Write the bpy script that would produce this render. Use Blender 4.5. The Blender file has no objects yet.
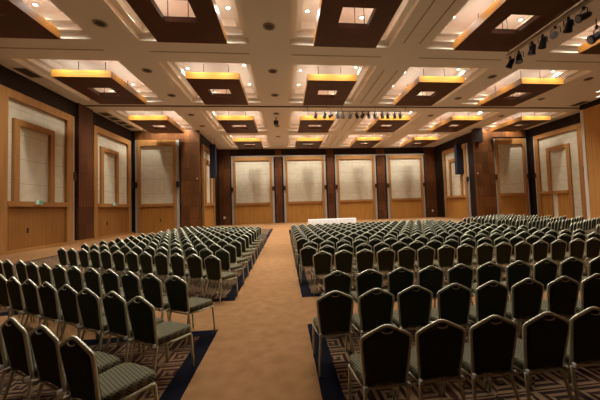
import bpy, math, random
import numpy as np
from mathutils import Matrix, Vector
random.seed(7)
COL = bpy.context.scene.collection
SC = bpy.context.scene
PI = math.pi

# ------------------------------------------------------------------ materials
def new_mat(name):
    m = bpy.data.materials.new(name); m.use_nodes = True
    nt = m.node_tree
    b = nt.nodes['Principled BSDF']
    return m, nt, b

def N(nt, t, **kw):
    n = nt.nodes.new(t)
    for k, v in kw.items():
        if k.startswith('i_'):
            key = k[2:]
            n.inputs[int(key) if key.isdigit() else key].default_value = v
        else: setattr(n, k, v)
    return n

def math_node(nt, op, a, b=None, c=None):
    n = nt.nodes.new('ShaderNodeMath'); n.operation = op
    for i, v in enumerate((a, b, c)):
        if v is None: continue
        if isinstance(v, (int, float)): n.inputs[i].default_value = v
        else: nt.links.new(v, n.inputs[i])
    return n.outputs[0]

def mixc(nt, f, a, b):
    n = nt.nodes.new('ShaderNodeMix'); n.data_type = 'RGBA'
    if isinstance(f, (int, float)): n.inputs[0].default_value = f
    else: nt.links.new(f, n.inputs[0])
    for s, v in ((6, a), (7, b)):
        if isinstance(v, tuple): n.inputs[s].default_value = (*v, 1)
        else: nt.links.new(v, n.inputs[s])
    return n.outputs[2]

def coords(nt, kind='Object'):
    return nt.nodes.new('ShaderNodeTexCoord').outputs[kind]

def world_pos(nt):
    return nt.nodes.new('ShaderNodeNewGeometry').outputs['Position']

def sep(nt, v):
    n = nt.nodes.new('ShaderNodeSeparateXYZ'); nt.links.new(v, n.inputs[0]); return n.outputs

def noise(nt, vec, scale, detail=4, sx=1, sy=1, sz=1):
    mp = N(nt, 'ShaderNodeMapping'); mp.inputs['Scale'].default_value = (sx, sy, sz)
    nt.links.new(vec, mp.inputs[0])
    n = N(nt, 'ShaderNodeTexNoise'); n.inputs['Scale'].default_value = scale; n.inputs['Detail'].default_value = detail
    nt.links.new(mp.outputs[0], n.inputs['Vector'])
    return n.outputs[0]

def ramp(nt, v, lo, hi):
    n = N(nt, 'ShaderNodeMapRange'); n.inputs[1].default_value = lo; n.inputs[2].default_value = hi
    nt.links.new(v, n.inputs[0]); return n.outputs[0]

def plain(name, col, rough=.6, metal=0., nz=.0, scale=6., spec=None):
    m, nt, b = new_mat(name)
    b.inputs['Roughness'].default_value = rough; b.inputs['Metallic'].default_value = metal
    if spec is not None: b.inputs['Specular IOR Level'].default_value = spec
    if nz:
        f = noise(nt, coords(nt), scale)
        c = mixc(nt, f, tuple(x*(1-nz) for x in col), tuple(min(1, x*(1+nz)) for x in col))
        nt.links.new(c, b.inputs['Base Color'])
    else: b.inputs['Base Color'].default_value = (*col, 1)
    return m

def wood(name, dark, light, rough=.45, bands=None, vertical=True, planks=None):
    m, nt, b = new_mat(name)
    p = world_pos(nt); s = sep(nt, p)
    g = noise(nt, p, 1.6, 5, *((6, 6, .35) if vertical else (.5, .5, 8)))
    g2 = noise(nt, p, 6., 3, *((6, 6, .25) if vertical else (.4, .4, 8)))
    f = math_node(nt, 'ADD', math_node(nt, 'MULTIPLY', ramp(nt, g, .3, .7), .7), math_node(nt, 'MULTIPLY', ramp(nt, g2, .3, .7), .3))
    c = mixc(nt, f, dark, light)
    if bands:          # veneer sheets laid in horizontal courses, each of its own tone
        zz = math_node(nt, 'DIVIDE', s[2], bands)
        k = math_node(nt, 'FLOOR', zz)
        xk = math_node(nt, 'FLOOR', math_node(nt, 'DIVIDE', math_node(nt, 'ADD', s[0], s[1]), .85))
        w = N(nt, 'ShaderNodeTexWhiteNoise', noise_dimensions='2D')
        cb = N(nt, 'ShaderNodeCombineXYZ'); nt.links.new(k, cb.inputs[0]); nt.links.new(xk, cb.inputs[1])
        nt.links.new(cb.outputs[0], w.inputs['Vector'])
        c = mixc(nt, math_node(nt, 'MULTIPLY', w.outputs[0], .55), c, tuple(x*.35 for x in dark))
        fr = math_node(nt, 'FRACT', zz)
        line = math_node(nt, 'LESS_THAN', fr, .02)
        c = mixc(nt, line, c, tuple(x*.3 for x in dark))
    if planks:
        a = math_node(nt, 'DIVIDE', math_node(nt, 'ADD', s[0], s[1]), planks)
        w = N(nt, 'ShaderNodeTexWhiteNoise', noise_dimensions='1D'); nt.links.new(math_node(nt, 'FLOOR', a), w.inputs['W'])
        c = mixc(nt, math_node(nt, 'MULTIPLY', w.outputs[0], .3), c, dark)
        line = math_node(nt, 'LESS_THAN', math_node(nt, 'FRACT', a), .03)
        c = mixc(nt, math_node(nt, 'MULTIPLY', line, .5), c, tuple(x*.4 for x in dark))
    nt.links.new(c, b.inputs['Base Color']); b.inputs['Roughness'].default_value = rough
    b.inputs['Specular IOR Level'].default_value = .25
    return m

def emit(name, col, strength):
    m, nt, b = new_mat(name)
    b.inputs['Base Color'].default_value = (*col, 1)
    b.inputs['Emission Color'].default_value = (*col, 1); b.inputs['Emission Strength'].default_value = strength
    return m

M = {}
M['dark_wood'] = wood('dark walnut veneer', (.07, .021, .007), (.19, .068, .021), .5, bands=1.22)
M['wall_dark'] = wood('near black stained wood', (.012, .005, .0035), (.026, .010, .006), .65, bands=1.22)
M['panel_wood'] = wood('ceiling panel mahogany', (.060, .018, .007), (.112, .036, .014), .5, vertical=False)
M['oak'] = wood('oak framing', (.29, .135, .040), (.42, .215, .070), .5)
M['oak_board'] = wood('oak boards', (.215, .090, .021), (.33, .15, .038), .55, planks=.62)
M['oak_board_lit'] = wood('oak boards in lit tone', (.34, .155, .030), (.49, .245, .058), .5, planks=.62)  # brighter copy of the oak boards: stronger light on these walls put into colour
M['honey'] = wood('honey oak veneer', (.52, .27, .075), (.66, .37, .12), .45, planks=1.1)
M['amber'] = wood('lit amber lacquered edge', (.34, .15, .025), (.50, .25, .05), .4, vertical=False)  # near edge: lit copy of the edge wood
M['edge_shaded'] = wood('shaded lacquered edge', (.15, .060, .011), (.26, .108, .020), .45, vertical=False)  # side and far edges: same wood, shade put into the colour
M['column_wood'] = wood('lighter walnut veneer', (.085, .029, .008), (.20, .076, .019), .5, bands=1.22)
M['white'] = plain('ceiling paint', (.82, .79, .75), .8)
M['coffer'] = plain('coffer paint', (.80, .74, .64), .75)
M['groove'] = plain('ceiling shadow gap', (.40, .33, .24), .8)
M['track_dark'] = plain('dark ceiling track', (.06, .045, .03), .6)
M['grey_trim'] = plain('grey aluminium trim', (.36, .365, .335), .5)
M['black'] = plain('matte black metal', (.012, .012, .014), .45)
M['gunmetal'] = plain('blue black lamp housing', (.02, .025, .045), .3, .3)
M['chrome'] = plain('steel pipe', (.55, .53, .50), .3, .9)
M['navy_box'] = plain('navy speaker cloth', (.003, .005, .020), .8, 0, .2, 30)
M['glass'] = plain('lamp lens', (.25, .27, .33), .1)
M['socket'] = plain('white plastic', (.75, .72, .66), .4)
M['cloth'] = plain('white tablecloth', (.82, .82, .84), .8, 0, .04, 3)
M['exit_green'] = emit('green sign face', (.08, .34, .20), .18)
M['exit_white'] = emit('white sign face', (.55, .62, .56), .18)
M['lamp'] = emit('downlight lens', (1., .86, .66), 30.)
M['glow_strip'] = emit('glowing strip face', (1., .9, .76), 2.2)
M['bumper'] = plain('pale plastic buffer', (.62, .60, .54), .35)
M['frame_metal'] = plain('champagne steel tube', (.68, .70, .55), .38, .55)
M['grille'] = plain('vent grille', (.07, .055, .04), .6)

# pale acoustic boards with thin seams
m, nt, b = new_mat('pale acoustic board')
p = world_pos(nt); s = sep(nt, p)
f = noise(nt, p, 2.2, 3)
c = mixc(nt, ramp(nt, f, .3, .7), (.55, .51, .395), (.63, .59, .465))
zz = math_node(nt, 'FRACT', math_node(nt, 'DIVIDE', math_node(nt, 'ADD', s[2], .35), 1.36))
hl = math_node(nt, 'LESS_THAN', zz, .022)
xx = math_node(nt, 'FRACT', math_node(nt, 'DIVIDE', math_node(nt, 'ADD', s[0], s[1]), 1.9))
vl = math_node(nt, 'MULTIPLY', math_node(nt, 'LESS_THAN', xx, .012), .5)
c = mixc(nt, math_node(nt, 'MULTIPLY', math_node(nt, 'MAXIMUM', hl, vl), .55), c, (.22, .17, .11))
nt.links.new(c, b.inputs['Base Color']); b.inputs['Roughness'].default_value = .85
M['acoustic'] = m

# plain brown carpet
m, nt, b = new_mat('brown carpet')
p = world_pos(nt)
c = mixc(nt, ramp(nt, noise(nt, p, 5, 6), .3, .7), (.29, .152, .065), (.385, .213, .097))
c = mixc(nt, math_node(nt, 'MULTIPLY', ramp(nt, noise(nt, p, .5, 3), .35, .7), .35), c, (.245, .122, .05))
nt.links.new(c, b.inputs['Base Color']); b.inputs['Roughness'].default_value = .95
b.inputs['Specular IOR Level'].default_value = .1
M['carpet'] = m
M['navy'] = plain('navy carpet border', (.004, .0042, .011), .95, 0, .25, 40, spec=.1)

# key-pattern carpet: square spirals, alternate cells turned
m, nt, b = new_mat('key pattern carpet')
p = world_pos(nt); s = sep(nt, p)
def cell(v):
    a = math_node(nt, 'DIVIDE', v, .40)
    return math_node(nt, 'FLOOR', a), math_node(nt, 'SUBTRACT', math_node(nt, 'MULTIPLY', math_node(nt, 'FRACT', a), 2), 1)
i, u = cell(s[0]); j, v = cell(s[1])
par = math_node(nt, 'MODULO', math_node(nt, 'ABSOLUTE', math_node(nt, 'ADD', i, j)), 2)
u = math_node(nt, 'MULTIPLY', u, math_node(nt, 'SUBTRACT', 1, math_node(nt, 'MULTIPLY', par, 2)))
au = math_node(nt, 'ABSOLUTE', u); av = math_node(nt, 'ABSOLUTE', v)
d = math_node(nt, 'MAXIMUM', au, av)
hor = math_node(nt, 'GREATER_THAN', au, av)
q1 = math_node(nt, 'MULTIPLY', math_node(nt, 'LESS_THAN', u, 0), 2)
q2 = math_node(nt, 'ADD', 1, math_node(nt, 'MULTIPLY', math_node(nt, 'LESS_THAN', v, 0), 2))
qm = N(nt, 'ShaderNodeMix'); nt.links.new(hor, qm.inputs[0]); nt.links.new(q2, qm.inputs[2]); nt.links.new(q1, qm.inputs[3])
sp = math_node(nt, 'FRACT', math_node(nt, 'ADD', math_node(nt, 'MULTIPLY', d, 2.5), math_node(nt, 'MULTIPLY', qm.outputs[0], .25)))
ln = math_node(nt, 'GREATER_THAN', sp, .52)
fz = noise(nt, p, 30, 2)
tan = mixc(nt, fz, (.19, .115, .060), (.30, .195, .11))
red = mixc(nt, ramp(nt, noise(nt, p, .9, 2), .45, .6), (.030, .015, .014), (.070, .024, .016))
c = mixc(nt, ln, red, tan)
nt.links.new(c, b.inputs['Base Color']); b.inputs['Roughness'].default_value = .95
b.inputs['Specular IOR Level'].default_value = .1
M['key_carpet'] = m

# chair fabric: dark green grey with a small woven check
def fabric(name, lo, hi):
    m, nt, b = new_mat(name)
    o = coords(nt); s = sep(nt, o)
    a = math_node(nt, 'FRACT', math_node(nt, 'MULTIPLY', math_node(nt, 'ADD', s[0], math_node(nt, 'MULTIPLY', s[1], .25)), 36))
    e = math_node(nt, 'FRACT', math_node(nt, 'MULTIPLY', math_node(nt, 'ADD', math_node(nt, 'ADD', s[1], s[2]), math_node(nt, 'MULTIPLY', s[0], .25)), 36))
    k = math_node(nt, 'MULTIPLY', math_node(nt, 'LESS_THAN', a, .55), math_node(nt, 'LESS_THAN', e, .5))
    c = mixc(nt, k, hi, lo)
    nt.links.new(c, b.inputs['Base Color']); b.inputs['Roughness'].default_value = .9
    b.inputs['Specular IOR Level'].default_value = .2
    return m
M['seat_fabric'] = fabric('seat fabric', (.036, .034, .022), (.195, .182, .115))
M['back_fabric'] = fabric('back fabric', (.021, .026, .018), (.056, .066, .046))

# ------------------------------------------------------------------ mesh helpers
class MB:
    def __init__(s): s.v = []; s.f = []; s.sm = []; s.mi = []
    def add(s, vs, fs, smooth=False, mi=0):
        o = len(s.v); s.v += [tuple(v) for v in vs]
        for f in fs: s.f.append(tuple(o+i for i in f)); s.sm.append(smooth); s.mi.append(mi)
        return s
    def box(s, x0, x1, y0, y1, z0, z1, bev=0., mi=0):
        if bev:
            lay = [(z0, bev), (z0+bev, 0), (z1-bev, 0), (z1, bev)]
            rings = []
            for z, d in lay:
                a0, a1, b0, b1 = x0+d, x1-d, y0+d, y1-d; e = bev*.6
                rings.append([(a0+e, b0, z), (a1-e, b0, z), (a1, b0+e, z), (a1, b1-e, z), (a1-e, b1, z), (a0+e, b1, z), (a0, b1-e, z), (a0, b0+e, z)])
            return s.loft(rings, mi=mi)
        vs = [(x, y, z) for z in (z0, z1) for x, y in ((x0, y0), (x1, y0), (x1, y1), (x0, y1))]
        return s.add(vs, [(3, 2, 1, 0), (4, 5, 6, 7), (0, 1, 5, 4), (1, 2, 6, 5), (2, 3, 7, 6), (3, 0, 4, 7)], mi=mi)
    def loft(s, rings, smooth=False, cap=True, mi=0):
        n = len(rings[0]); vs = [p for r in rings for p in r]; fs = []
        for k in range(len(rings)-1):
            for i in range(n):
                j = (i+1) % n
                fs.append((k*n+i, k*n+j, (k+1)*n+j, (k+1)*n+i))
        s.add(vs, fs, smooth, mi)
        if cap:
            o = len(s.v)-len(vs)
            s.f.append(tuple(o+i for i in reversed(range(n)))); s.sm.append(False); s.mi.append(mi)
            s.f.append(tuple(o+(len(rings)-1)*n+i for i in range(n))); s.sm.append(False); s.mi.append(mi)
        return s
    def tube(s, pts, r, n=8, mi=0):
        P = [Vector(p) for p in pts]; rings = []; ref = None
        for k, p in enumerate(P):
            t = (P[min(k+1, len(P)-1)]-P[max(k-1, 0)]).normalized()
            if ref is None:
                ref = t.orthogonal().normalized()
            ref = (ref-t*ref.dot(t)).normalized(); bn = t.cross(ref)
            rr = r[k] if isinstance(r, (list, tuple)) else r
            rings.append([p+(ref*math.cos(2*PI*i/n)+bn*math.sin(2*PI*i/n))*rr for i in range(n)])
        return s.loft(rings, True, mi=mi)
    def cyl(s, x, y, z0, z1, r0, r1=None, n=16, mi=0):
        r1 = r0 if r1 is None else r1
        return s.loft([[(x+r*math.cos(2*PI*i/n), y+r*math.sin(2*PI*i/n), z) for i in range(n)] for z, r in ((z0, r0), (z1, r1))], True, mi=mi)
    def mesh(s, name, mats):
        me = bpy.data.meshes.new(name); me.from_pydata(s.v, [], s.f)
        me.polygons.foreach_set('use_smooth', s.sm); me.polygons.foreach_set('material_index', s.mi)
        for m in (mats if isinstance(mats, (list, tuple)) else [mats]): me.materials.append(m)
        me.update(); return me
    def build(s, name, mats, parent=None, mw=None):
        o = bpy.data.objects.new(name, s.mesh(name, mats)); COL.objects.link(o)
        if parent is not None: o.parent = parent
        if mw is not None: o.matrix_world = mw
        return o

def tag(o, label=None, cat=None, group=None, kind=None):
    if label: o['label'] = label
    if cat: o['category'] = cat
    if group: o['group'] = group
    if kind: o['kind'] = kind
    return o

def thing(name, label, cat, loc=(0, 0, 0), rz=0., group=None):
    o = bpy.data.objects.new(name, None); COL.objects.link(o)
    o.location = loc; o.rotation_euler = (0, 0, rz); o.empty_display_size = .2
    return tag(o, label, cat, group)

def struct(name, mb, mat): return tag(mb.build(name, mat), kind='structure')

ORD = ['zeroth', 'first', 'second', 'third', 'fourth', 'fifth', 'sixth', 'seventh', 'eighth', 'ninth', 'tenth', 'eleventh', 'twelfth', 'thirteenth',
       'fourteenth', 'fifteenth', 'sixteenth', 'seventeenth', 'eighteenth', 'nineteenth', 'twentieth', 'twenty-first', 'twenty-second']

# ------------------------------------------------------------------ camera (18 mm, slightly rolled and cropped as in the photo)
H = 1.9; YAW, PIT, ROL, F = .1140, .0423, -.0334, 300.
PX, PY = 318.264, 194.546
c_, s_ = math.cos(YAW), math.sin(YAW)
fw = Vector((s_*math.cos(PIT), c_*math.cos(PIT), math.sin(PIT)))
r0 = Vector((c_, -s_, 0)); u0 = r0.cross(fw)
rt = r0*math.cos(ROL)+u0*math.sin(ROL); up = u0*math.cos(ROL)-r0*math.sin(ROL)
cam = bpy.data.cameras.new('camera'); co = bpy.data.objects.new('camera', cam); COL.objects.link(co)
co.matrix_world = Matrix(((rt.x, up.x, -fw.x, 0), (rt.y, up.y, -fw.y, 0), (rt.z, up.z, -fw.z, H), (0, 0, 0, 1)))
cam.sensor_width = 36; cam.lens = F*36/600; cam.shift_x = -(PX-300)/600; cam.shift_y = -(200-PY)/600
cam.clip_start = .05; cam.clip_end = 200
SC.camera = co
def project(p):
    d = Vector(p)-Vector((0, 0, H)); w = d.dot(fw)
    if w < .2: return None
    return PX+F*d.dot(rt)/w, PY-F*d.dot(up)/w, w

# ------------------------------------------------------------------ shell
XL, XR, YN, YF, YB = -14.45, 27.45, -5., 30.55, 40.05
XRL, XRR = -8.3, 21.3
ZC = 9.86
struct('floor', MB().box(XL-.3, XR+.3, YN-.3, YB+.3, -.2, 0), M['carpet'])
struct('wall_left', MB().box(XL-.3, XL, YN, YF, 0, ZC), M['wall_dark'])
struct('wall_right', MB().box(XR, XR+.3, YN, YF, 0, ZC), M['wall_dark'])
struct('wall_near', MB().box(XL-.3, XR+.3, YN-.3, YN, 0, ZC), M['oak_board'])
struct('wall_far', MB().box(XRL-.3, XRR+.3, YB, YB+.3, 0, ZC), M['wall_dark'])
struct('wall_left_return', MB().box(XL-.3, XRL-.3, YF, YF+.3, 0, ZC), M['wall_dark'])
struct('wall_right_return', MB().box(XRR+.3, XR+.3, YF, YF+.3, 0, ZC), M['wall_dark'])
struct('wall_left_recess', MB().box(XRL-.3, XRL, YF, YB, 0, ZC), M['wall_dark'])
struct('wall_right_recess', MB().box(XRR, XRR+.3, YF, YB, 0, ZC), M['wall_dark'])

# ceiling: soffits with stepped coffers
CX = [-10.9+6.95*k for k in range(6)]
CY = [11.3, 19.4, 27.5, 35.6]
def coffers():
    for r, y in enumerate(CY):
        for c, x in enumerate(CX):
            if (r == 3 and c in (0, 5)) or (r < 2 and c == 5): continue
            yield r, c, x, y
HX, HY = 2.5, 3.05
STEP = [(0, 0), (.26, .0), (.26, .26), (.52, .26), (.52, .52), (.88, .52)]   # height, inset
xs = sorted({XL-.3, XRL-.3, XRR+.3, XR+.3, *[x+d for x in CX for d in (-HX, HX)]})
ys = sorted({YN-.3, YF, YB+.3, *[y+d for y in CY for d in (-HY, HY)]})
cm = MB()
inside = lambda x, y: any(abs(x-cx) < HX and abs(y-cy) < HY for _, _, cx, cy in coffers())
for a, b_ in zip(xs, xs[1:]):
    for c, d in zip(ys, ys[1:]):
        x, y = (a+b_)/2, (c+d)/2
        if inside(x, y) or (y > YF and not (XRL-.3 < x < XRR+.3)): continue
        cm.add([(a, c, ZC), (a, d, ZC), (b_, d, ZC), (b_, c, ZC)], [(0, 1, 2, 3)])
for r, c, x, y in coffers():
    rings = [[(x-HX+i, y-HY+i, ZC+h), (x+HX-i, y-HY+i, ZC+h), (x+HX-i, y+HY-i, ZC+h), (x-HX+i, y+HY-i, ZC+h)] for h, i in STEP]
    n0 = len(cm.f); cm.loft(rings, cap=False, mi=1)
    q = rings[-1]; cm.add(q, [(3, 2, 1, 0)], mi=1)
struct('ceiling', cm, [M['white'], M['coffer']])
# slim shadow gaps and the dark partition track
def strip(name, boxes, mat):
    mb = MB()
    for b in boxes: mb.box(*b)
    return struct(name, mb, mat)
strip('trim_1', [(XL, XR, 23.18, 23.36, ZC-.05, ZC)], M['track_dark'])
k = 2
for yy in (15.3, 31.5):
    x0, x1 = (XL+.6, XR-.6) if yy < 30 else (XRL+.5, XRR-.5)
    for cx in CX:
        if x0 < cx-2.6 and cx+2.6 < x1+.6:
            strip('trim_%d' % k, [(cx-2.4, cx+2.4, yy-.04, yy+.04, ZC-.012, ZC)], M['groove']); k += 1
for y0, y1 in ((8.6, 13.9), (16.8, 22.4), (24.8, 30.3), (32.8, 38.5)):
    strip('trim_%d' % k, [(6.05, 6.12, y0, y1, ZC-.012, ZC), (6.88, 6.95, y0, y1, ZC-.012, ZC)], M['groove']); k += 1

# ------------------------------------------------------------------ lights in the coffers
def lamp(x, y, z, power, col=(1., .915, .79), rad=.06, spot=None, aim=None, blend=.6):
    L = bpy.data.lights.new('downlight', 'SPOT' if spot else 'POINT')
    L.energy = power; L.color = col; L.shadow_soft_size = rad
    if spot: L.spot_size = spot; L.spot_blend = blend
    o = bpy.data.objects.new('downlight_glow', L); COL.objects.link(o); o.location = (x, y, z)
    if aim: o.rotation_euler = (Vector(aim)-Vector((x, y, z))).to_track_quat('-Z', 'Y').to_euler()
    return o
P_SPOT = 580.; P_FILL = 19.
SPOTS = [(1.76, 1.75), (1.76, -1.1), (-1.72, -.5), (-1.72, 1.75), (.85, 2.05), (-.75, 2.05), (-.7, -2.3), (.8, -2.3)]
lens_me = MB().cyl(0, 0, -.035, 0, .075, .085, 14).mesh('lens', M['lamp'])
rim_me = MB().loft([[(r*math.cos(2*PI*i/16), r*math.sin(2*PI*i/16), z) for i in range(16)] for r, z in ((.085, 0), (.13, 0), (.12, -.045), (.088, -.045))], True, cap=False).mesh('rim', M['coffer'])
for r, c, x, y in coffers():
    for q, (dx, dy) in enumerate(SPOTS):
        if ((c == 0 and dx < -1) or (c == 5 and dx > 1)) and not (r == 2 and dy > 1): continue
        lamp(x+dx, y+dy, ZC+.80, P_SPOT, spot=math.radians(135), aim=(x+dx, y+dy, 0), blend=1., rad=.07)
    for sx in (-1, 1):                                # unseen area lights added above the wood panel to brighten the coffer
        L = bpy.data.lights.new('coffer_fill', 'AREA'); L.shape = 'RECTANGLE'; L.size = .5; L.size_y = 3.6; L.energy = P_FILL; L.color = (1., .89, .77)
        o = bpy.data.objects.new('coffer_fill', L); COL.objects.link(o); o.location = (x+.08+sx*1.08, y+.22, 9.70); o.rotation_euler = (PI, 0, 0)
for x, p_ in ((-11.6, 110), (-9.15, 190), (21.95, 190), (24.9, 110)):    # wall washers at the coffer ends, over the wood columns and bays
    lamp(x, 30.12, ZC+.22, p_, spot=math.radians(130), aim=(x, 30.2, 0), blend=1., rad=.05, col=(1., .80, .52))
COLW = ['first', 'second', 'third', 'fourth', 'fifth', 'sixth']
SPN = ['far right', 'near right', 'near left', 'far left', 'far edge']
seen = 0
for r, c, x, y in coffers():
    for q, (dx, dy) in enumerate(SPOTS[:5]):
        if ((c == 0 and dx < -1) or (c == 5 and dx > 1)) and not (r == 2 and dy > 1): continue
        pr = project((x+dx, y+dy, ZC+.85))
        if pr is None or not (-5 < pr[0] < 605 and -5 < pr[1] < 405): continue
        if pr[2] > 26: continue
        t = thing('coffer_downlight', 'small lit downlight, %s of coffer %s from left, %s coffer row' % (SPN[q], COLW[c], COLW[r]), 'downlight', (x+dx, y+dy, ZC+.88), 0, 'lit downlights in the ceiling coffers')
        for nm, me in (('lens', lens_me), ('rim', rim_me)):
            o = bpy.data.objects.new(nm, me); COL.objects.link(o); o.parent = t

# ------------------------------------------------------------------ suspended wood panels
PW, PL, PZ0, PZ1, HO = 1.5, 2.18, 9.45, 9.83, .65
def ring(x0, x1, y0, y1, z): return [(x0, y0, z), (x1, y0, z), (x1, y1, z), (x0, y1, z)]
slab = MB()
o_, i_ = PW-.03, HO
TB = .22
for z, up_ in ((PZ0, 0), (PZ0+TB, 1)):
    A, B = ring(-PW+.03, PW-.03, -PL+.03, PL-.03, z-PZ0), ring(-i_, i_, -i_, i_, z-PZ0)
    for k4 in range(4):
        j4 = (k4+1) % 4
        f = (0, 1, 2, 3) if up_ else (3, 2, 1, 0)
        slab.add([A[k4], A[j4], B[j4], B[k4]], [f])
B0, B1 = ring(-i_, i_, -i_, i_, 0), ring(-i_, i_, -i_, i_, TB)
for k4 in range(4):
    j4 = (k4+1) % 4
    slab.add([B0[k4], B0[j4], B1[j4], B1[k4]], [(3, 2, 1, 0)])
slab_me = slab.mesh('panel_board', M['panel_wood'])
hz = PZ1-PZ0
edge_me = [MB().box(-PW, PW, -PL, -PL+.03, .0, hz).mesh('edge_board', M['amber']), MB().box(-PW, PW, PL-.03, PL, .0, hz).mesh('edge_board', M['edge_shaded']),
           MB().box(-PW, -PW+.03, -PL+.03, PL-.03, .0, hz).mesh('edge_board', M['edge_shaded']), MB().box(PW-.03, PW, -PL+.03, PL-.03, .0, hz).mesh('edge_board', M['edge_shaded'])]
rod_me = MB().cyl(0, 0, TB-.05, ZC+.88-PZ0, .018, n=6).mesh('hanging_rod', M['black'])
for r, c, x, y in coffers():
    t = thing('ceiling_panel', 'dark wood ceiling panel with square hole, %s from left in %s coffer row from camera' % (COLW[c], COLW[r]), 'ceiling panel', (x+.08, y+.22, PZ0), 0, 'wood panels hung in the ceiling coffers')
    o = bpy.data.objects.new('panel_board', slab_me); COL.objects.link(o); o.parent = t
    for em in edge_me:
        o = bpy.data.objects.new('edge_board', em); COL.objects.link(o); o.parent = t; o['label'] = 'amber lit edge'
    for dx, dy in ((-.72, -1.25), (.72, -1.25), (-.72, 1.25), (.72, 1.25), (.2, 0.9)):
        o = bpy.data.objects.new('hanging_rod', rod_me); COL.objects.link(o); o.parent = t; o.location = (dx, dy, 0)

# ------------------------------------------------------------------ unlit round fittings, vents, projector in the ceiling
dl_ring = MB().loft([[(r*math.cos(2*PI*i/20), r*math.sin(2*PI*i/20), z) for i in range(20)] for r, z in ((.19, 0), (.27, 0), (.26, -.04), (.19, -.03))], True, cap=False).mesh('rim', M['groove'])
dl_cone = MB().cyl(0, 0, -.02, -.005, .19, .19, 20).mesh('dark_lens', M['black'])
def fitting(x, y, words):
    t = thing('round_ceiling_fitting', 'unlit dark round ceiling fitting, ' + words, 'ceiling fitting', (x, y, ZC), 0, 'unlit round fittings along the ceiling beams')
    for nm, me in (('rim', dl_ring), ('dark_lens', dl_cone)):
        o = bpy.data.objects.new(nm, me); COL.objects.link(o); o.parent = t
for bx, ylist, nm in ((-7.4, (13.1, 17.4, 21.1, 25.4, 28.8), 'beam between first and second coffer columns'), (-.44, (9.2, 12.9, 17.2, 20.9, 25., 28.9, 33.1), 'beam between second and third coffer columns'),
                      (13.4, (17.4, 21.2, 25.5), 'beam between fourth and fifth coffer columns'), (20.4, (17.5, 21.2, 25.6), 'beam between fifth and sixth coffer columns')):
    for n_, y in enumerate(ylist): fitting(bx, y, '%s along %s' % (ORD[n_+1], nm))
def vent(x, y, words, w=.5, l=.8):
    t = thing('ceiling_vent', 'dark slotted ceiling vent ' + words, 'vent', (x, y, ZC), 0, 'slotted vents along the ceiling edges')
    MB().box(-w/2, w/2, -l/2, l/2, -.012, 0).build('backing', M['grille'], t)
    fr = MB()
    for a in ((-w/2-.04, -w/2, -l/2-.04, l/2+.04), (w/2, w/2+.04, -l/2-.04, l/2+.04), (-w/2, w/2, -l/2-.04, -l/2), (-w/2, w/2, l/2, l/2+.04)): fr.box(*a, -.025, 0)
    fr.build('frame', M['groove'], t)
    sl = MB()
    for q in range(5): sl.box(-w/2+.05+q*.09, -w/2+.075+q*.09, -l/2, l/2, -.022, -.012)
    sl.build('slats', M['track_dark'], t)
for n_, (x, y) in enumerate(((-13.85, 17.95), (-13.9, 25.3), (-13.9, 26.5), (-13.9, 27.7), (-13.9, 28.9))):
    vent(x, y, '%s along the left wall' % ORD[n_+1], .6, 1.1 if n_ == 0 else .8)
vent(24.85, 22.2, 'beside the right honey wood wall', .6, 1.1)
for n_, (x, y, l, wd) in enumerate(((23.55, 18.9, 1.5, 'inner'), (24.7, 19.8, 1.7, 'outer'))):  # glowing strips standing in for a narrow lit coffer
    t = thing('ceiling_glow_strip', 'slim glowing strip in place of lit coffer near right honey wood wall, ' + wd + ' one', 'glowing strip', (x, y, ZC), 0, 'glowing strips near the right wall')
    MB().box(-.16, .16, -l/2-.05, l/2+.05, -.03, 0).build('housing', M['coffer'], t)
    MB().box(-.09, .09, -l/2, l/2, -.036, -.03).build('glow_face', M['glow_strip'], t)
t = thing('ceiling_projector', 'small dark projector hanging from ceiling above the aisle', 'projector', (-.5, 26.2, 9.25))
MB().box(-.2, .2, -.28, .28, 0, .3, .03).build('body', M['black'], t)
MB().tube([(0, -.28, .15), (0, -.36, .15)], .08, 12).build('lens', M['gunmetal'], t)
MB().cyl(0, 0, .3, .61, .04, n=8).build('mounting_pole', M['black'], t)

# ------------------------------------------------------------------ stage lights
def head(x, y, z_pipe, yaw, tilt, s, label, group, mat):
    t = thing('spotlight', label, 'spotlight', (x, y, z_pipe), yaw, group)
    MB().box(-.035*s, .035*s, -.035*s, .035*s, -.12*s, -.005).build('clamp', M['black'], t)
    yk = MB()
    yk.tube([(-.17*s, 0, -.36*s), (-.17*s, 0, -.14*s), (-.12*s, 0, -.10*s), (.12*s, 0, -.10*s), (.17*s, 0, -.14*s), (.17*s, 0, -.36*s)], .016*s, 6)
    yk.build('yoke', M['black'], t)
    R_ = Matrix.Rotation(tilt, 4, 'X'); C_ = Vector((0, 0, -.36*s))
    prof = [(-.22, .06), (-.20, .10), (-.06, .125), (.08, .13), (.16, .15), (.22, .155)]
    rings = [[C_+(R_ @ Vector((r*s*math.cos(2*PI*i/14), h*s, r*s*math.sin(2*PI*i/14)))) for i in range(14)] for h, r in prof]
    MB().loft(rings, True).build('can', mat, t)
    rings = [[C_+(R_ @ Vector((r*s*math.cos(2*PI*i/14), h*s, r*s*math.sin(2*PI*i/14)))) for i in range(14)] for h, r in ((.225, .125), (.235, .115))]
    MB().loft(rings, True).build('lens', M['glass'], t)
    return t
t = thing('lighting_pipe', 'long steel lighting pipe running towards the hall, carrying blue-black spotlights', 'lighting pipe', (11.65, 0, 9.3))
MB().tube([(0, 8.2, 0), (0, 14.1, 0)], .045, 10).build('pipe', M['chrome'], t)
MB().box(-.12, .12, 8.2, 13.9, .07, .12).build('cable_tray', M['chrome'], t)
for yy in (9.2, 11.6, 13.7): MB().cyl(0, yy, 0, ZC-9.3, .02, n=6).build('hanger', M['chrome'], t)
ya = [13.75, 13.2, 12.4, 11.83, 11.2, 10.6, 9.98]
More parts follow.
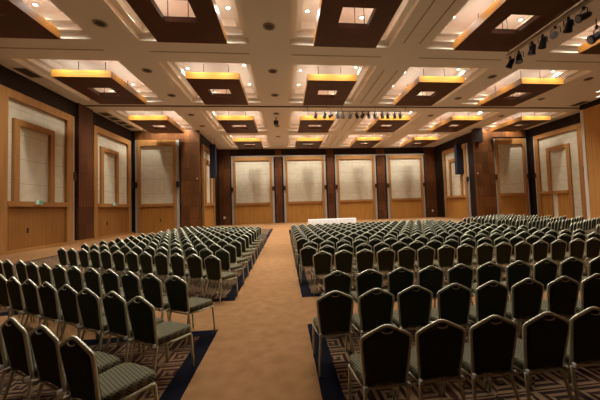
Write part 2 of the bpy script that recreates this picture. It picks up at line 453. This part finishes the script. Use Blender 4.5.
for n_, y in enumerate(ya):
    head(11.65, y, 9.26, (.5, 2.4, .2, -.4, 2.0, -.3, 1.3)[n_], (-1.0, -1.25, -1.3, -.9, -.4, -1.0, -.35)[n_], 1.05, 'blue-black spotlight on steel pipe, %s counted from the far end' % ORD[n_+1], 'spotlights on the steel pipe', M['gunmetal'] if n_ != 4 else M['chrome'])
t = thing('lighting_bar', 'thin dark lighting bar across the hall, carrying black spotlights', 'lighting bar', (0, 22.85, 9.36))
MB().tube([(1.6, 0, 0), (10.3, 0, 0)], .03, 8).build('pipe', M['black'], t)
for xx in (2.0, 4.7, 7.4, 9.9): MB().cyl(xx, 0, 0, ZC-9.36, .015, n=6).build('hanger', M['black'], t)
xa = [2.64, 3.34, 3.81, 4.37, 4.76, 5.32, 5.88, 6.36, 6.85, 7.34, 7.95, 8.41, 8.98, 9.44]
for n_, x in enumerate(xa):
    head(x, 22.85, 9.325, (.9, .5, 1.2, PI, PI, PI, -.9, .9, PI, PI, PI, -.5, -.4, -.5)[n_], (-1.25, -1.1, -.5, -1.2, -1.2, -1.2, -1.0, -.9, -1.2, -1.2, -1.2, -1.2, -1.35, -1.2)[n_], .9, 'black spotlight on dark bar, %s from the left end' % ORD[n_+1], 'spotlights on the dark bar', M['black'])
t = head(14.0, 11.5, 9.55, 1.2, -.5, 1.35, 'large grey spotlight hanging alone beyond the steel pipe', None, M['gunmetal'])
MB().cyl(0, 0, 0, ZC-9.55, .02, n=6).build('hanging_rod', M['black'], t)

# ------------------------------------------------------------------ wall bays: oak frame, pale board, ledge, wainscot
def bay(label, loc, rz, w, top, inner=None, fw_=.55, trims=(1, 1), lock=None, gap=None, depth=.22, wr=None, board='oak_board_lit', lint=.45):
    t = thing('wall_bay', label, 'wall panel', loc, rz, 'oak framed wall bays')
    h = w/2
    MB().box(-h+fw_*.5, h-fw_*.5, -.05, -.01, 2.60, top-.2).build('acoustic_board', M['acoustic'], t)
    fr = MB()
    fr.box(-h, -h+fw_, -depth, -.01, 0, top); fr.box(h-fw_, h, -depth, -.01, 0, top); fr.box(-h+fw_, h-fw_, -depth, -.01, top-lint, top)
    fr.build('outer_frame', M['oak'], t)
    xr = h-fw_ if wr is None else wr
    MB().box(-h+fw_, xr, -depth-.04, -.05, 2.48, 2.76).build('ledge', M['oak'], t)
    wn = MB()
    if gap:
        wn.box(-h+fw_, gap[0], -.09, -.01, 0, 2.48); wn.box(gap[1], xr, -.09, -.01, 0, 2.48)
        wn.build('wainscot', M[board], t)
        MB().box(gap[0], gap[1], -.03, -.01, 0, 2.48).build('lower_board', M['acoustic'], t)
        MB().box(xr, h-fw_, -.03, -.01, 0, 2.60).build('lower_board', M['acoustic'], t)
    else:
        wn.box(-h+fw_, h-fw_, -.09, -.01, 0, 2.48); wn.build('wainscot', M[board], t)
    if inner:
        a, b, it, z0 = inner; f2 = .34
        d = MB()
        d.box(a, a+f2, -.20, -.05, z0, it); d.box(b-f2, b, -.20, -.05, z0, it); d.box(a+f2, b-f2, -.20, -.05, it-f2, it)
        d.build('inner_frame', M['oak'], t)
    for sgn, on in ((-1, trims[0]), (1, trims[1])):
        if on:
            x0, x1 = (-h-.24, -h) if sgn < 0 else (h, h+.24)
            g = MB().box(x0, x1, -.12, -.01, 0, top+.02).build('side_trim', M['grey_trim'], t)
            MB().box((x0+x1)/2-.13, (x0+x1)/2+.13, -.26, -.12, 4.3, 4.85).build('bracket', M['black'], g)
    if lock is not None:
        MB().box(lock-.05, lock+.05, -.13, -.09, 1.0, 1.28, .01).build('lock', M['black'], t)
    return t
A90 = PI/2
# left wall (front faces +X, local x runs to +Y)
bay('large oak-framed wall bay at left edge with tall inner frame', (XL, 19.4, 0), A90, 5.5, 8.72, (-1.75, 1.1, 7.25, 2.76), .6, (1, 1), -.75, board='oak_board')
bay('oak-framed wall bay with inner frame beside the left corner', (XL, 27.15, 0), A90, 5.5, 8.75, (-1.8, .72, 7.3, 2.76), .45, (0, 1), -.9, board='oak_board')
# facing bays beside the recess
bay('facing oak-framed wall bay on the left, beside wood column', (-12.1, YF, 0), 0, 3.55, 8.95, None, .28, (1, 1), .25, lint=.6)
bay('facing oak-framed wall bay on the right, beside wood column', (25.05, YF, 0), 0, 3.55, 8.80, None, .28, (1, 1), None, lint=.6)
# recess sides
bay('narrow-looking oak-framed bay behind left hanging speaker', (XRL, 34.1, 0), A90, 5.0, 8.75, (-1.6, 1.0, 7.4, 2.76), .42, (0, 1), None)
bay('oak-framed bay with inner frame behind right hanging speaker', (XRR, 35., 0), -A90, 5.0, 8.75, (-1.2, 1.5, 7.4, 2.76), .42, (1, 1), None)
# far wall
for xc, w, lb in ((-3.99, 5.0, 'first from left'), (2.85, 5.2, 'second from left, behind white table'), (9.82, 5.2, 'third from left'), (16.88, 4.9, 'fourth from left')):
    bay('pale oak-framed bay on far wall, ' + lb, (xc, YB, 0), 0, w, 8.75, None, .3, (1, 1), None)
strip('trim_%d' % k, [(-6.75, 5.75, YB-.16, YB, 8.78, 8.95)], M['grey_trim']); k += 1
strip('trim_%d' % k, [(XL+.3, XRL-1.62, YF-.06, YF, 9.02, ZC)], M['column_wood']); k += 1
strip('trim_%d' % k, [(XRR+1.77, XR-.3, YF-.06, YF, 9.02, ZC)], M['column_wood']); k += 1
strip('trim_%d' % k, [(6.95, 19.65, YB-.16, YB, 8.78, 8.95)], M['grey_trim']); k += 1
# right wall
bay('large oak-framed bay on right wall with door-like inner frame', (XR, 26.95, 0), -A90, 5.2, 8.85, (-1.25, 1.3, 7.25, 0.), .42, (1, 1), None, (-.90, -.35), wr=.96)

# ------------------------------------------------------------------ wood columns on the walls
def column(n, box, mat): struct('wall_column_%d' % n, MB().box(*box), mat)
column(1, (XL, XL+.18, 22.75, 24.35, 0, ZC), M['dark_wood'])
column(2, (XRL-1.6, XRL+.2, YF-.22, YF, 0, ZC), M['column_wood'])
column(3, (XRR-.5, XRR+1.75, YF-.22, YF, 0, ZC), M['column_wood'])
column(4, (-1.05, -.2, YB-.1, YB, 0, ZC), M['dark_wood'])
column(5, (5.9, 6.8, YB-.1, YB, 0, ZC), M['dark_wood'])
column(6, (12.85, 13.95, YB-.1, YB, 0, ZC), M['dark_wood'])
column(7, (19.75, 21.3, YB-.08, YB, 0, ZC), M['dark_wood'])
column(8, (XRL, -6.9, YB-.08, YB, 0, ZC), M['dark_wood'])
column(9, (25.4, XR, YN, 22.65, 0, 9.42), M['honey'])
struct('trim_40', MB().box(25.36, XR, YN, 22.65, 9.42, ZC), M['wall_dark'])
struct('trim_41', MB().box(25.36, 25.40, 22.4, 22.66, 0, 9.42), M['socket'])
column(10, (XL, XL+.14, 8., 16.2, 0, ZC), M['dark_wood'])
struct('baseboard_left', MB().box(XL, XL+.26, YN, 30.3, 0, .16), M['oak'])

# signs, sockets, sensors
def exit_sign(y, lb):
    t = thing('exit_sign', lb, 'sign', (XL+.34, y, 2.60), A90, 'small green signs on the oak ledges')
    MB().box(-.24, .24, -.0, .05, 0, .26).build('housing', M['socket'], t)
    MB().box(-.02, .22, -.012, 0, .02, .24).build('green_face', M['exit_green'], t)
    MB().box(-.22, -.04, -.012, 0, .02, .24).build('white_face', M['exit_white'], t)
exit_sign(19.14, 'small green and white sign on ledge of the large left bay')
exit_sign(26.95, 'small green and white sign on ledge beside the left corner')
def plate(name, loc, lb, cat, s=.09):
    t = thing(name, lb, cat, loc)
    MB().box(-s, s, -.03, 0, -s*1.3, s*1.3, .008).build('plate', M['socket'], t)
    MB().box(-s*.4, s*.4, -.036, -.03, -s*.4, s*.4).build('insert', M['groove'], t)
plate('wall_sensor', (-8.35, YF-.225, 5.1), 'tiny white sensor on wood column left of the recess', 'sensor', .05)
plate('wall_sensor', (21.0, YF-.225, 5.0), 'tiny white sensor on wood column right of the recess', 'sensor', .05)
plate('wall_socket', (-7.7, YB-.085, .95), 'white wall plate on dark far wall, left corner', 'wall plate', .11)
plate('wall_socket', (20.6, YB-.085, .9), 'white wall plate on dark far wall, right corner', 'wall plate', .11)

# hanging speakers
def speaker(x, y, z0, z1, w, lb, rz):
    t = thing('hanging_speaker', lb, 'speaker', (x, y, z0), rz, 'hanging speakers beside the recess')
    h = z1-z0
    MB().box(-w/2, w/2, -.3, .3, 0, h, .04).build('cabinet', M['navy_box'], t)
    MB().box(-w/2+.05, w/2-.05, -.315, -.3, .06, h-.06).build('grille', M['navy_box'], t)
    for sx in (-1, 1): MB().cyl(sx*w*.3, 0, h, ZC-z0, .015, n=6).build('hanging_cable', M['black'], t)
speaker(-7.55, 33.5, 5.45, 9.1, .62, 'tall navy speaker hanging beside the left wood column', .1)
speaker(20.9, 33.5, 5.25, 8.95, .85, 'tall navy speaker hanging beside the right wood column', -.1)
MB_ = MB().box(-.45, .45, -.3, .3, 0, 1.5, .05)
o = MB_.build('ceiling_speaker', M['wall_dark']); o.location = (20.95, 30.0, 8.3); tag(o, 'square dark speaker box high on the right wood column', 'speaker')

# ------------------------------------------------------------------ white table at the far end
t = thing('long_table', 'long table under a white cloth behind the chairs', 'table', (4.45, 28.2, 0), -.05)
cl = MB(); nseg = 44; rings = []
def outline(z, d):
    pts = []; a, b = 2.25, .45
    per = [(-a+2*a*i/nseg, -b, 0, -1) for i in range(nseg)]+[(a, -b+2*b*i/10, 1, 0) for i in range(10)]+[(a-2*a*i/nseg, b, 0, 1) for i in range(nseg)]+[(-a, b-2*b*i/10, -1, 0) for i in range(10)]
    for i, (x, y, nx, ny) in enumerate(per):
        w = d*(.5+.5*math.sin(i*1.7))
        pts.append((x+nx*w, y+ny*w, z))
    return pts
cl.loft([outline(.02, .10), outline(.35, .06), outline(.70, .012), outline(.755, 0), outline(.765, -.01)], True)
cl.build('tablecloth', M['cloth'], t)
MB().box(-2.22, 2.22, -.42, .42, .70, .75).build('tabletop', M['oak'], t)

# ------------------------------------------------------------------ patterned carpets with navy borders
def rug(x0, x1, y0, y1, lb):
    o = thing('patterned_carpet', lb, 'carpet', (0, 0, 0), 0, 'key-patterned carpets under the seating')
    b = .22
    MB().box(x0+b, x1-b, y0+b, y1-b, 0, .006).build('patterned_field', M['key_carpet'], o)
    n = MB()
    n.box(x0, x1, y0, y0+b, 0, .007); n.box(x0, x1, y1-b, y1, 0, .007); n.box(x0, x0+b, y0+b, y1-b, 0, .007); n.box(x1-b, x1, y0+b, y1-b, 0, .007)
    n.build('navy_border', M['navy'], o)['label'] = 'navy carpet border'
rug(-11., -1.1, -4., 5.03, 'key-patterned carpet with navy border under front left chairs')
rug(-11., -1.1, 6.57, 29., 'key-patterned carpet with navy border under rear left chairs')
rug(.32, 24., -4., 4.96, 'key-patterned carpet with navy border under front right chairs')
rug(.32, 24., 6.47, 26.5, 'key-patterned carpet with navy border under rear right chairs')

# ------------------------------------------------------------------ chairs
def by(z): return -.205-.075*(z-.44)/.49          # the back leans backwards
HALF = [(.170, .40), (.178, .50), (.190, .62), (.2005, .74), (.204, .806), (.202, .821), (.193, .834), (.150, .858), (.100, .882), (.050, .906), (.024, .917), (0, .920)]
def outline_back(dx, dz):
    R_ = [(max(0, x-dx) if x > 0 else 0, z-dz*max(0, min(1, (z-.78)/.05))) for x, z in HALF]
    return R_
def frame_path():
    R_ = [(x, by(z), z) for x, z in HALF]
    return [(-x, y, z) for x, y, z in R_]+[(x, y, z) for x, y, z in reversed(R_[:-1])]
def pad(nlev=2):
    R_ = outline_back(.010, .010); R_[0] = (R_[0][0], .425)
    loop = [(-x, z) for x, z in R_]+[(x, z) for x, z in reversed(R_[:-1])]
    # slightly arched lower edge
    x0 = R_[0][0]; loop += [(x0*(1-2*i/6), .425+.018*math.sin(PI*i/6)) for i in range(1, 6)]
    cz = .66
    rings = []
    for off, sh in ((-.022, .90), (-.018, .97), (-.004, 1.), (.012, 1.), (.030, .95), (.040, .82)):
        rings.append([(x*sh, by(z)+off, cz+(z-cz)*(1-(1-sh)*.9)) for x, z in loop])
    return MB().loft(rings, True)
def seat_mb():
    def ol(s, z):
        pts = []
        base = [(-.190, -.19), (-.205, 0.), (-.219, .15), (-.212, .20), (-.18, .228), (-.08, .236), (.08, .236), (.18, .228), (.212, .20), (.219, .15), (.205, 0.), (.190, -.19)]
        return [(x*s, .02+(y-.02)*s, z) for x, y in base][::-1]
    return MB().loft([ol(.95, .405), ol(1., .415), ol(1., .455), ol(.965, .478), ol(.86, .486)], True)
def rails(n):
    m_ = MB()
    for s in (-1, 1): m_.tube([(s*.172, -.205, .41), (s*.200, 0, .392), (s*.212, .17, .392), (s*.214, .195, .385)], .014, n)
    m_.tube([(-.17, -.205, .405), (0, -.20, .395), (.17, -.205, .405)], .010, n)
    m_.tube([(-.21, .18, .388), (.21, .18, .388)], .010, n)
    return m_
def rear_leg(s, n): return MB().tube([(s*.170, by(.40), .415), (s*.176, -.212, .36), (s*.198, -.258, .16), (s*.207, -.30, .0)], [.0150, .0145, .0140, .0130], n)
def front_leg(s, n): return MB().tube([(s*.214, .190, .392), (s*.214, .203, .365), (s*.215, .216, .2), (s*.217, .232, .0)], [.0150, .0145, .0140, .0130], n)
def bumper(s): return MB().box(s*.178-.016, s*.178+.016, -.266, -.222, .405, .445, .006)
def handle(): return MB().tube([(-.045, by(.885)-.024, .884), (-.03, by(.872)-.03, .874), (0, by(.868)-.031, .870), (.03, by(.872)-.03, .874), (.045, by(.885)-.024, .884)], .006, 6)
FULL = [('seat', seat_mb().mesh('seat', M['seat_fabric'])), ('backrest', pad().mesh('backrest', M['back_fabric'])),
        ('back_frame', MB().tube(frame_path(), .0155, 8).mesh('back_frame', M['frame_metal'])), ('seat_frame', rails(8).mesh('seat_frame', M['frame_metal'])),
        ('leg', rear_leg(-1, 8).mesh('leg', M['frame_metal'])), ('leg', rear_leg(1, 8).mesh('leg', M['frame_metal'])),
        ('leg', front_leg(-1, 8).mesh('leg', M['frame_metal'])), ('leg', front_leg(1, 8).mesh('leg', M['frame_metal'])),
        ('bumper', bumper(-1).mesh('bumper', M['bumper'])), ('bumper', bumper(1).mesh('bumper', M['bumper'])), ('handle', handle().mesh('handle', M['frame_metal']))]
fr = MB().tube(frame_path(), .0155, 6)
un = rails(5)
for s in (-1, 1):
    for q in (rear_leg(s, 5), front_leg(s, 5)):
        un.add(q.v, q.f, True)
MID = [FULL[0], FULL[1], ('back_frame', fr.mesh('back_frame', M['frame_metal'])), ('under_frame', un.mesh('under_frame', M['frame_metal']))]

SL = .635                                           # the angled blocks: rows step this much per metre sideways
ANG = math.atan(SL)
ch = []                                             # (top x, top y, yaw, block, row, number)
def put(tx, ty, yaw, blk, row, num, j=.012, sc=1.):
    k = (1.9-.93*sc)/(1.9-.93); tx *= k; ty *= k
    tx += random.uniform(-j, j)*.25; ty += random.uniform(-j, j)*1.6; yaw += random.uniform(-.014, .014)
    fx, fy = -math.sin(yaw), math.cos(yaw)
    ch.append((tx+.275*sc*fx, ty+.275*sc*fy, yaw, blk, row, num, sc))
for r, (y, x0, n_) in enumerate(((2.39, .785, 5), (3.43, .55, 9), (4.46, .76, 11))):
    for q in range(n_): put(x0+(.474, .481, .49)[r]*q, y, 0, 'front right block', r+1, q+1)
for r in range(12):
    y = 6.56+1.03*r; x0 = .80 if r == 0 else (.57, .72)[(r+1) % 2] if r < 3 else .56
    for q in range(16 if r == 0 else 19): put(x0+.478*q, y, 0, 'rear right block', r+1, q+1)
for r, (x0, y, d, n_) in enumerate(((-1.69, 2.65, .465, 4), (-1.70, 3.75, .449, 9), (-1.67, 4.78, .467, 12))):
    for q in range(n_): put(x0-d*q, y+SL*d*q*(.99 if r else 1), -ANG+.015, 'front left block', r+1, q+1, sc=1.045)
for r in range(12):
    for q in range(12): put(-1.60-.468*q, 6.80+1.04*r+.62*.468*q, -ANG+.02, 'rear left block', r+1, q+1, sc=1.04)
for r in range(12):
    for q in range(12): put(11.35+.468*q, 6.7+1.02*r+.62*.468*q, ANG, 'far right block', r+1, q+1)
vis = []
for c in ch:
    pr = [project((c[0]+dx, c[1]+dy, z)) for dx in (-.25, .25) for dy in (-.25, .25) for z in (0, .93)]
    if any(p is None for p in pr): continue
    if max(p[0] for p in pr) < 1 or min(p[0] for p in pr) > 599 or min(p[1] for p in pr) > 399: continue
    vis.append((min(p[2] for p in pr), c))
vis.sort(key=lambda a: a[0])
NEAR, THINGS = 135, 300
first = {}
for n_, (dist, c) in enumerate(vis[:THINGS]):
    x, y, yaw, blk, row, num, sc = c
    t = bpy.data.objects.new('banquet_chair', None); COL.objects.link(t)
    t.location = (x, y, .011); t.rotation_euler = (0, 0, yaw); t.scale = (sc, sc, sc); t.empty_display_size = .2
    tag(t, 'green silver-framed banquet chair, %s from aisle, %s row from camera, %s' % (ORD[num], ORD[row], blk), 'chair', 'banquet chairs in the ' + blk)
    for nm, me in (FULL if n_ < NEAR else MID):
        o = bpy.data.objects.new(nm, me); COL.objects.link(o); o.parent = t
# the rest, too far to tell apart, as one object
lo = MB()
lo.add(*[getattr(seat_mb(), a) for a in ('v', 'f')], True, 0)
pd = pad(); lo.add(pd.v, pd.f, True, 1)
fq = MB().tube(frame_path(), .016, 4); lo.add(fq.v, fq.f, True, 2)
for s in (-1, 1):
    for q in (rear_leg(s, 3), front_leg(s, 3)): lo.add(q.v, q.f, True, 2)
far = MB()
for dist, (x, y, yaw, *_) in vis[THINGS:]:
    cs, sn = math.cos(yaw), math.sin(yaw); o0 = len(far.v)
    far.v += [(x+cs*a-sn*b, y+sn*a+cs*b, z+.011) for a, b, z in lo.v]
    far.f += [tuple(o0+i for i in f) for f in lo.f]; far.sm += lo.sm; far.mi += lo.mi
if far.v:
    o = far.build('distant_chairs', [M['seat_fabric'], M['back_fabric'], M['frame_metal']])
    tag(o, 'distant rows of green banquet chairs filling the back of the hall', 'chairs', kind='stuff')
print('CHAIRS in view', len(vis))

# ------------------------------------------------------------------ render look
w = bpy.data.worlds.new('world'); SC.world = w; w.use_nodes = True
w.node_tree.nodes['Background'].inputs[0].default_value = (.02, .018, .015, 1)
SC.view_settings.view_transform = 'Standard'; SC.view_settings.look = 'None'
SC.view_settings.exposure = 0.; SC.view_settings.gamma = 1.; SC.view_settings.use_curve_mapping = False
try:
    SC.cycles.use_denoising = True
    SC.cycles.max_bounces = 8; SC.cycles.diffuse_bounces = 6
    SC.cycles.sample_clamp_indirect = 6.
except Exception: pass
